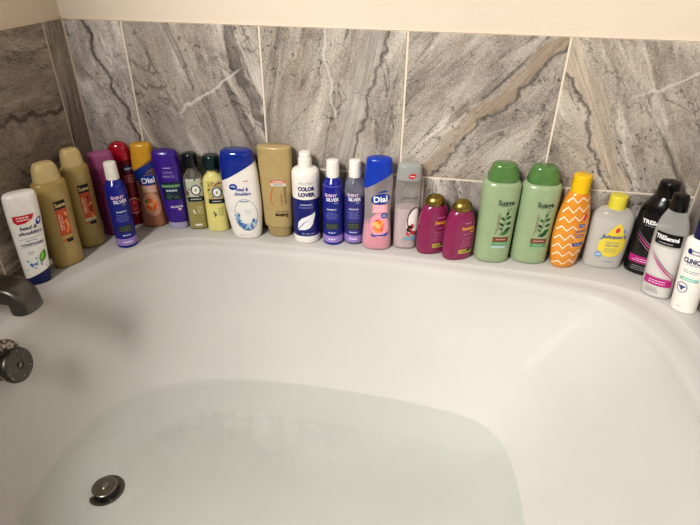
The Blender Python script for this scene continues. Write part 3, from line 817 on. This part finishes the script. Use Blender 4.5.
# 9, 10 herbal bottles with dark caps
def herbal(key, lab, isclear):
    q = Bottle(key, 'shampoo_bottle' if isclear else 'conditioner_bottle', lab, 'bottle', 'dark-capped herbal bottles')
    if isclear:
        q.mk_body(clear('#cfd1c4', .16)); q.liquid(.42, plastic('#b8a850', .25))
        cp = q.mk_cap(plastic('#10171a', .22, coat=.4))
    else:
        q.mk_body(plastic('#e0d68a', .3)); cp = q.mk_cap(plastic('#0d2a2a', .2, coat=.4))
    a = q.A_(); H = q.H; c = .004 if isclear else .006
    a.add(rect(c-.019, .44*H, c+.019, .69*H), '#bfc1b0' if isclear else '#c9b978', 0)
    for i in range(26):
        a.add(leaf(c+rnd.uniform(-.018, .018), rnd.uniform(.46, .68)*H, rnd.uniform(.005, .009), .0035, rnd.uniform(0, 6)), rnd.choice(['#3b4a2b', '#55633b', '#a3422f', '#8a8a4a', '#d8d6c0']), 1+i % 2)
    a.add(ell(c+.002, .545*H, .0125, .0145), '#f0efe6', 3); a.add(ring(c+.002, .545*H, .0118, .0135, .003), '#223c66', 4); a.add(leaf(c+.002, .545*H, .009, .004, 1.2), '#93a06c', 5)
    a.add(rect(c-.019, .395*H, c+.019, .455*H), '#1d2b3c', 3); a.add(lines(c, .41*H, .44*H, .028, 1, .5, rnd), '#c9c9b8', 4)
    a.add(leaf(c-.009, .26*H, .011, .004, 1.9), '#e7e6da' if isclear else '#4a6a48', 1); a.add(leaf(c-.007, .235*H, .010, .004, .9), '#d7d6c6' if isclear else '#4a6a48', 1); a.add(stroke([(c-.008, .2*H), (c-.0085, .25*H)], .0008), '#4a6a48', 1)
    a.add(lines(c+.007, .22*H, .34*H, .016, 5, .35, rnd), '#e0dcae' if isclear else '#8a8a52', 1)
    a.build('label', q.root)
    if isclear:
        a = q.A_(); a.add(rect(c-.01, .055*H, c+.006, .085*H), '#e9e6da', 1); a.build('sticker', q.root, 'small white sticker near the foot')
herbal('her', 'see-through bottle of yellow-green liquid with black cap beside the purple bottle', True)
herbal('hy', 'pale yellow opaque bottle with dark green cap beside the big white blue-capped bottle', False)

# 11 big white bottle, blue sloping cap
q = Bottle('hb', 'shampoo_bottle', 'large white bottle with sloping blue cap and water-splash circle', 'bottle')
q.slant(plastic('#14308f', .15, coat=.5), WHITE, .67, .89)
a = q.A_(); H = q.H
a.text('head &', .006, .60*H, .0085, '#1f3f9e', shear=.25, bold=.015, width=.027); a.text('shoulders', .006, .55*H, .0085, '#1f3f9e', shear=.25, bold=.015, width=.037)
a.add(ell(-.013, .625*H, .0095, .0072, .3), '#1f3f9e', 1); a.add(stroke([(-.018, .625*H), (-.013, .635*H), (-.008, .625*H), (-.012, .62*H)], .002), '#e8ecf6', 2)
a.add(lines(.017, .68*H, .70*H, .012, 1, .6), '#d98aa0')
a.add(ring(.008, .30*H, .0265, .040, .0009, 36), '#6f8ab0', 1)
a.add(lines(.008, .445*H, .475*H, .022, 1, .5, rnd), '#7d90ad')
for i in range(90):
    t = rnd.uniform(math.pi*.95, math.pi*1.85); rr = rnd.uniform(.62, .98)
    x, z = .008+.0265*rr*math.cos(t), .30*H+.040*rr*math.sin(t)
    a.add(ell(x, z, rnd.uniform(.0010, .0044), rnd.uniform(.0008, .003), rnd.uniform(0, 3), 12), rnd.choice(['#7ba3d0', '#4f83bd', '#a9c4e2', '#2f62a3', '#c9d9ea']), 1+i % 4)
a.add(stroke([(.008+.0255*math.cos(t), .30*H+.039*math.sin(t)) for t in np.linspace(3.5, 5.6, 14)], .003, True), '#3b5f92', 5)
a.add(lines(.012, .30*H, .37*H, .018, 3, .3, rnd), '#b8c6da')
a.add(lines(-.002, .045*H, .06*H, .03, 1, .4, rnd), '#b9bcc4')
a.build('label', q.root)

# 12 flat gold bottle standing on its cap, its print upside down
q = Bottle('gp', 'conditioner_bottle', 'flat gold bottle standing upside down on its cap with print inverted', 'bottle')
q.mk_body(plastic('#b39e70', .32, coat=.15)); q.mk_cap(plastic('#a39168', .35))
a = q.A_(); H = q.H
a.add(rect(-.008, .615*H, .026, .665*H), '#c77b68', 1); a.add(rect(-.008, .60*H, .026, .632*H), '#d8d3c8', 2); a.add(lines(.009, .638*H, .658*H, .028, 1, .55, rnd), '#f1e4dc', 2); a.add(lines(.009, .606*H, .626*H, .028, 1, .5, rnd), '#7d7a80', 3)
a.text('KERATIN', .0235, .50*H, .006, '#4a3d26', rot=R(-90), bold=.0, width=.040, space=1.1)
a.text('INFUSION', .0145, .45*H, .0045, '#b5652f', rot=R(-90), width=.028)
a.add(stroke([(.008+.014*math.cos(t)-.004, .47*H+.026*math.sin(t)) for t in np.linspace(1.9, 4.4, 16)], .0035, True), '#c9763a', 1)
a.text('Suave', .013, .27*H, .0095, '#2a2113', rot=R(180), bold=.03, width=.030)
a.text('PROFESSIONALS', .013, .315*H, .003, '#4a3d26', rot=R(180), width=.026)
a.build('label', q.root)

# 13 white bottle with navy wrap and leaf
q = Bottle('cl', 'shampoo_bottle', 'tall round bottle, white above and navy below, with a white leaf', 'bottle')
q.mk_body([WHITE, plastic('#1b2272', .3)], bands=[(.075, .50)]); q.mk_cap(WHITE)
a = q.A_(); H = q.H
a.text('FRAMESI', .002, .705*H, .0055, '#a9abb8', width=.034, space=1.1)
a.text('COLOR', .002, .645*H, .0088, '#20286e', bold=.045, width=.038); a.text('LOVER', .002, .58*H, .0088, '#20286e', bold=.045, width=.038); a.add(ell(.023, .545*H, .0018, .0018), '#c9344a', 2)
a.add(lines(.001, .455*H, .475*H, .036, 1, .6, rnd), '#c6cbe6'); a.add(lines(.001, .42*H, .445*H, .040, 2, .4, rnd), '#8f97c9')
lf = [(-.019, .155), (-.021, .20), (-.019, .255), (-.010, .305), (.004, .335), (.013, .35), (.022, .375), (.0215, .325), (.018, .28), (.015, .23), (.008, .19), (-.002, .17), (-.012, .165)]
a.add(poly([(x, z*H) for x, z in lf]), '#ecebf0', 1)
a.add(stroke([(-.021, .135*H), (-.016, .19*H), (-.006, .25*H), (.006, .29*H)], .0022, True), '#1b2272', 2)
a.text('for color care', .004, .125*H, .0036, '#dfe1ee'); a.add(lines(.002, .085*H, .105*H, .034, 1, .4, rnd), '#8f97c9')
a.build('label', q.root)

# 17 clear bottle with coconut picture
q = Bottle('cc', 'body_wash_bottle', 'see-through grey bottle with clear cap, coconut and red flower picture', 'bottle')
q.mk_body(clear('#dedbd9', .25)); q.liquid(.50, plastic('#d3bcc2', .3))
wz = q.cap
q.mk_cap(clear('#cfd1d0', .62))
ac = Art(q.cap, q.A, q.H); H = q.H
ac.add(ell(.006, .885*H, .0085, .0058, .2), '#c8233a', 1); ac.add(lines(.006, .875*H, .895*H, .010, 1, .5), '#f0d6d6', 2); ac.build('cap_sticker', q.root, 'red oval sticker on the cap')
a = q.A_()
a.text('softsoap', .004, .635*H, .0062, '#4d4a50', width=.033, rot=.05)
a.add(ell(.0175, .36*H, .0165, .032, -.25), '#e9e5e0', 1); a.add(ring(.0175, .36*H, .017, .034, .0025), '#5a4a44', 2)
for i in range(9): a.add(ell(.004+rnd.uniform(-.006, .016), (.245+rnd.uniform(-.06, .06))*H, rnd.uniform(.003, .006), rnd.uniform(.003, .006), rnd.uniform(0, 3)), rnd.choice(['#b3222f', '#8e1622', '#4a1418', '#c9404a', '#2a2224']), 3+i % 3)
a.add(poly([(-.006, .12*H), (.024, .12*H), (.024, .165*H), (.008, .15*H), (-.006, .165*H)]), '#7fa3b5', 2)
a.build('label', q.root)

# 18, 19 round-shouldered plum bottles
for key, lab in (('o1', 'plum bottle with bronze dome cap beside the clear coconut bottle'), ('o2', 'plum bottle with bronze dome cap beside the tall green bottles')):
    q = Bottle(key, 'shampoo_bottle' if key == 'o1' else 'conditioner_bottle', lab, 'bottle', 'plum bottles with bronze caps')
    q.mk_body(plastic('#892a57', .22, coat=.3)); q.mk_cap(metal('#a18c50', .34))
    a = q.A_(); H = q.H; c = .009
    a.add(lines(c, .645*H, .665*H, .024, 1, .6, rnd), '#d99ab8'); a.text('keratin', c, .575*H, .0075, '#e3a63e', bold=.04, shear=.15, width=.029); a.text('oil', c+.011, .515*H, .0065, '#e3a63e', bold=.02, shear=.15)
    a.add(lines(c, .46*H, .485*H, .022, 1, .5, rnd), '#c77fa2'); a.add(lines(c-.001, .235*H, .42*H, .032, 6, .4, rnd), '#b8638c')
    a.add(rect(c-.017, .13*H, c+.014, .205*H), '#b7a552', 1); a.add(lines(c-.001, .15*H, .185*H, .022, 1, .5, rnd), '#5b5a24', 2); a.add(leaf(c+.007, .19*H, .014, .008, .5), '#3f4a22', 3)
    a.build('label', q.root)

# 20, 21 tall green bottles
for key, lab in (('sg1', 'tall sage green bottle standing beside the plum bottles'), ('sg2', 'tall sage green bottle standing beside the orange zigzag bottle')):
    q = Bottle(key, 'shampoo_bottle' if key == 'sg1' else 'conditioner_bottle', lab, 'bottle', 'tall sage green bottles')
    q.mk_body(plastic('#97a986', .28, coat=.25)); q.mk_cap(plastic('#567d45', .22, coat=.4))
    a = q.A_(); H = q.H; c = .010
    a.text('Suave', c, .655*H, .0105, '#18211b', bold=.015, width=.034); a.text('PROFESSIONALS', c, .622*H, .0025, '#3a4a3c', width=.025)
    a.add(lines(c+.009, .57*H, .60*H, .012, 2, .45, rnd), '#5d8a55')
    a.text('ROSEMARY', c-.0105, .46*H, .0052, '#8a5f52', rot=R(90), bold=.0, width=.042); a.text('MINT', c-.013, .35*H, .004, '#8a8a6a', rot=R(90))
    a.add(stroke([(c-.004, .31*H), (c+.001, .40*H), (c+.004, .48*H), (c+.005, .555*H)], .0011), '#3f6a3a', 1)
    for lx, lz, ll, la in ((.010, .50, .013, .5), (-.002, .49, .012, 2.4), (.012, .44, .013, .3), (-.003, .43, .012, 2.5), (.006, .545, .011, 1.3), (.011, .375, .017, .7), (.006, .34, .018, .5), (-.003, .385, .010, 2.4)):
        a.add(leaf(c+lx, lz*H, ll, ll*.5, la), rnd.choice(['#2c5a34', '#3b6e3d', '#244a2e']), 2)
    a.add(rect(c-.017, .245*H, c+.017, .295*H), '#7a4a38', 1); a.add(lines(c, .26*H, .28*H, .028, 1, .5, rnd), '#c9a898', 2)
    a.add(rect(c-.017, .205*H, c+.017, .243*H), '#5d8f6a', 1); a.add(lines(c, .215*H, .235*H, .028, 1, .4, rnd), '#a9c9a8', 2)
    a.add(rect(c-.017, .175*H, c+.013, .200*H), '#a9c4c0' if key == 'sg1' else '#8fae88', 1)
    a.build('label', q.root)

# 22 orange zigzag bottle
q = Bottle('jo', 'body_wash_bottle', 'orange bottle with white zigzag stripes and yellow cap', 'bottle')
q.mk_body(plastic('#de9334', .3, coat=.2)); q.mk_cap(plastic('#e8bd1a', .3))
a = q.A_(); H = q.H
for k in range(8):
    z = (.07+.098*k)*H; wd = (q.body.at(z)[1])*1.22
    pts = []; n_ = max(6, int(2*wd/.0105))
    for i in range(n_+1): pts.append((-wd+2*wd*i/n_, z+(.0055 if i % 2 else -.0055)+rnd.uniform(-.001, .001)+.006*(i/n_)))
    a.add(stroke(pts, .0030), '#f3e9d8', 1)
c = .010
a.add(poly([(c-.011, .24*H), (c+.016, .24*H), (c+.016, .60*H), (c-.008, .50*H), (c-.011, .44*H)]), '#e9a24a', 2)
a.add(ell(c+.003, .585*H, .0038, .0078, -.15), '#dd4a55', 4); a.add(rect(c-.007, .475*H, c+.006, .512*H), '#2c4fa8', 3); a.add(lines(c, .485*H, .503*H, .009, 1, .5), '#cfd9f0', 4)
a.text("Johnson's", c, .435*H, .0075, '#24479e', 4, bold=.01, shear=.25, width=.027, rot=.12); a.add(lines(c, .36*H, .405*H, .023, 2, .5, rnd), '#3a57a0', 4)
a.add(rect(c-.013, .265*H, c+.013, .305*H, .003), '#2a4296', 3); a.add(lines(c, .275*H, .295*H, .02, 1, .5, rnd), '#b9c6ea', 4)
a.build('label', q.root)

# 23 clear baby wash
q = Bottle('jb', 'baby_wash_bottle', 'see-through oval bottle with yellow cap and yellow drop label', 'bottle')
q.mk_body(clear('#efede9', .5)); q.liquid(.70, clear('#f0ede6', .75)); q.mk_cap(plastic('#d9cc4a', .35))
a = q.A_(); H = q.H; c = .004
dropp = []
for i in range(30):
    t = 2*math.pi*i/30; r_ = .0275
    x = r_*math.sin(t)*(1 if math.cos(t) < 0 else (1-.55*math.cos(t)**1.2)); z = r_*1.05*math.cos(t)*(1 if math.cos(t) < 0 else 1.75)
    dropp.append((c+x+.005*max(0, math.cos(t)), .36*H+z))
a.add(poly(dropp), '#e6cf4e', 1)
a.add(ell(c+.004, .575*H, .0042, .0062, -.2), '#d8404c', 3); a.add(ell(c+.0185, .56*H, .003, .0045, .3), '#6f9fc9', 2)
a.text("Johnson's", c, .475*H, .009, '#2b4c96', 4, bold=.03, shear=.25, width=.050, rot=.02)
a.text('head-to-toe', c+.001, .40*H, .0045, '#3d6ea8', 3, width=.028); a.text('BABY WASH', c+.001, .355*H, .0042, '#3d6ea8', 3, bold=.02, width=.026)
a.add(lines(c, .25*H, .32*H, .026, 3, .35, rnd), '#8aa08a', 3)
star = []
for i in range(18): t = 2*math.pi*i/18; r_ = .0078 if i % 2 else .0056; star.append((c-.022+r_*math.cos(t), .215*H+r_*math.sin(t)))
a.add(poly(star), '#5f97c9', 3); a.add(lines(c-.022, .195*H, .235*H, .009, 2, .4), '#e3edf5', 4)
a.add(lines(c+.002, .10*H, .125*H, .02, 1, .5, rnd), '#6f93b9', 2)
a.build('label', q.root)

# 24, 25 salon bottles
def salon(key, lab, black):
    q = Bottle(key, 'shampoo_bottle' if black else 'conditioner_bottle', lab, 'bottle', 'black-capped salon bottles')
    if black: q.mk_body(plastic('#0d0c0e', .2, coat=.4))
    else: q.mk_body(clear('#e2e2e2', .38)); q.liquid(.52, plastic('#f4efe8', .35), 'white contents')
    q.mk_cap(plastic('#09090a', .25, coat=.3))
    a = q.A_(); H = q.H; k = q.A/.0355; c = -.002 if not black else -.003
    if not black: a.add(rect(-.027*k, .545*H, .029*k, .66*H, .002), '#0e0d10', 1); a.add(lines(c, .555*H, .575*H, .036*k, 1, .5, rnd), '#a8a4a8', 3)
    a.text('TRESemmé', c+.001, (.615 if not black else .60)*H, .0085, '#f4f3f5', 3, bold=.035, width=.048*k)
    if black: a.add(lines(c, .55*H, .57*H, .04, 1, .5, rnd), '#8a868c', 2)
    sw = [(-.028*k, .46*H), (-.018*k, .41*H), (-.004*k, .345*H), (.012*k, .285*H), (.028*k, .235*H), (.038*k, .215*H)]
    a.add(stroke(sw, .0045, True), '#b84a86', 2); a.add(stroke([(x, z+.006) for x, z in sw], .0022, True), '#8d8790' if black else '#6a5560', 2)
    a.add(stroke([(x, z-.007) for x, z in sw], .0014, True), '#d99abf', 2)
    a.add(rect(-.030*k, .135*H, .032*k, .215*H), '#b32c7e', 1); a.add(lines(0, .15*H, .195*H, .05*k, 2, .4, rnd), '#ecc6dc', 3)
    a.add(lines(-.008*k, .05*H, .11*H, .03*k, 3, .4, rnd), '#9a979c' if black else '#8b8a90', 2)
    a.build('label', q.root)
salon('t1', 'black salon bottle with black cap against the right corner', True)
salon('t2', 'white-filled see-through salon bottle with black cap and black name band', False)

# 26 white bottle at the right end
q = Bottle('cl2', 'shampoo_bottle', 'slim white bottle with navy cap at the right end of the ledge', 'bottle')
q.mk_body(WHITE); q.mk_cap(plastic('#161c4e', .3))
a = q.A_(); H = q.H; c = -.003
a.add(ell(c-.010, .70*H, .004, .0055), '#26367f', 1); a.text('head &', c+.002, .715*H, .0042, '#26367f', shear=.25, bold=.01); a.text('shoulders', c+.004, .68*H, .0042, '#26367f', shear=.25, bold=.01)
a.text('CLINICAL', c+.002, .60*H, .009, '#1f2a66', bold=.04, width=.038); a.text('STRENGTH', c+.003, .558*H, .0034, '#2c387a', width=.026, space=1.1)
a.add(lines(c, .46*H, .50*H, .030, 2, .4, rnd), '#8a90a0'); a.add(rect(c-.016, .375*H, c+.016, .41*H), '#8cc4b4', 1); a.add(lines(c, .38*H, .405*H, .026, 1, .4, rnd), '#e3f0ec', 2)
a.add(ring(c-.008, .29*H, .0098, .0112, .0014), '#3a4a86', 1); a.add(leaf(c-.008, .285*H, .011, .005, 1.57), '#3a4a86', 2); a.add(leaf(c-.011, .298*H, .008, .004, 2.6), '#3a4a86', 2); a.add(leaf(c-.005, .298*H, .008, .004, .5), '#3a4a86', 2)
a.build('label', q.root)
a = q.A_(); a.add(lines(c-.006, .06*H, .08*H, .012, 1, .4, rnd), '#b3b4ba'); a.build('code_print', q.root)

# ------------------------------------------------------------------ camera
f, pitch, yaw, roll = 539.24, .53941, .17134, .011434
cp, sp2 = math.cos(pitch), math.sin(pitch)
F = Vector((-math.sin(yaw)*cp, math.cos(yaw)*cp, -sp2)); Rt = Vector((math.cos(yaw), math.sin(yaw), 0)); U = Rt.cross(F)
R2 = Rt*math.cos(roll) + U*math.sin(roll); U2 = -Rt*math.sin(roll) + U*math.cos(roll)
cam = bpy.data.cameras.new('camera'); cam.sensor_width = 36; cam.sensor_fit = 'HORIZONTAL'; cam.lens = f*36/700; cam.clip_start = .01
co_ = bpy.data.objects.new('camera', cam); COL.objects.link(co_)
mw = Matrix((R2, U2, -F)).transposed().to_4x4(); mw.translation = (.832727, -1.135704, .611421)
co_.matrix_world = mw
sc.camera = co_

# ------------------------------------------------------------------ light
def area(name, loc, target, size, power, col):
    l = bpy.data.lights.new(name, 'AREA'); l.shape = 'DISK'; l.size = size; l.energy = power; l.color = col
    o = bpy.data.objects.new(name, l); COL.objects.link(o); o.location = loc
    o.rotation_euler = (Vector(target)-Vector(loc)).to_track_quat('-Z', 'Y').to_euler()
    return o
area('ceiling_light', (-.16, -2.3, 1.95), (.85, -.2, 0), .85, 92, (1, .965, .905))
w = bpy.data.worlds.new('room_light'); sc.world = w; w.use_nodes = True
bg = w.node_tree.nodes['Background']; bg.inputs[0].default_value = (1, .97, .93, 1); bg.inputs[1].default_value = .17
sc.view_settings.view_transform = 'Standard'
sc.view_settings.exposure = 0
try: sc.view_settings.look = 'Medium High Contrast'
except TypeError: pass
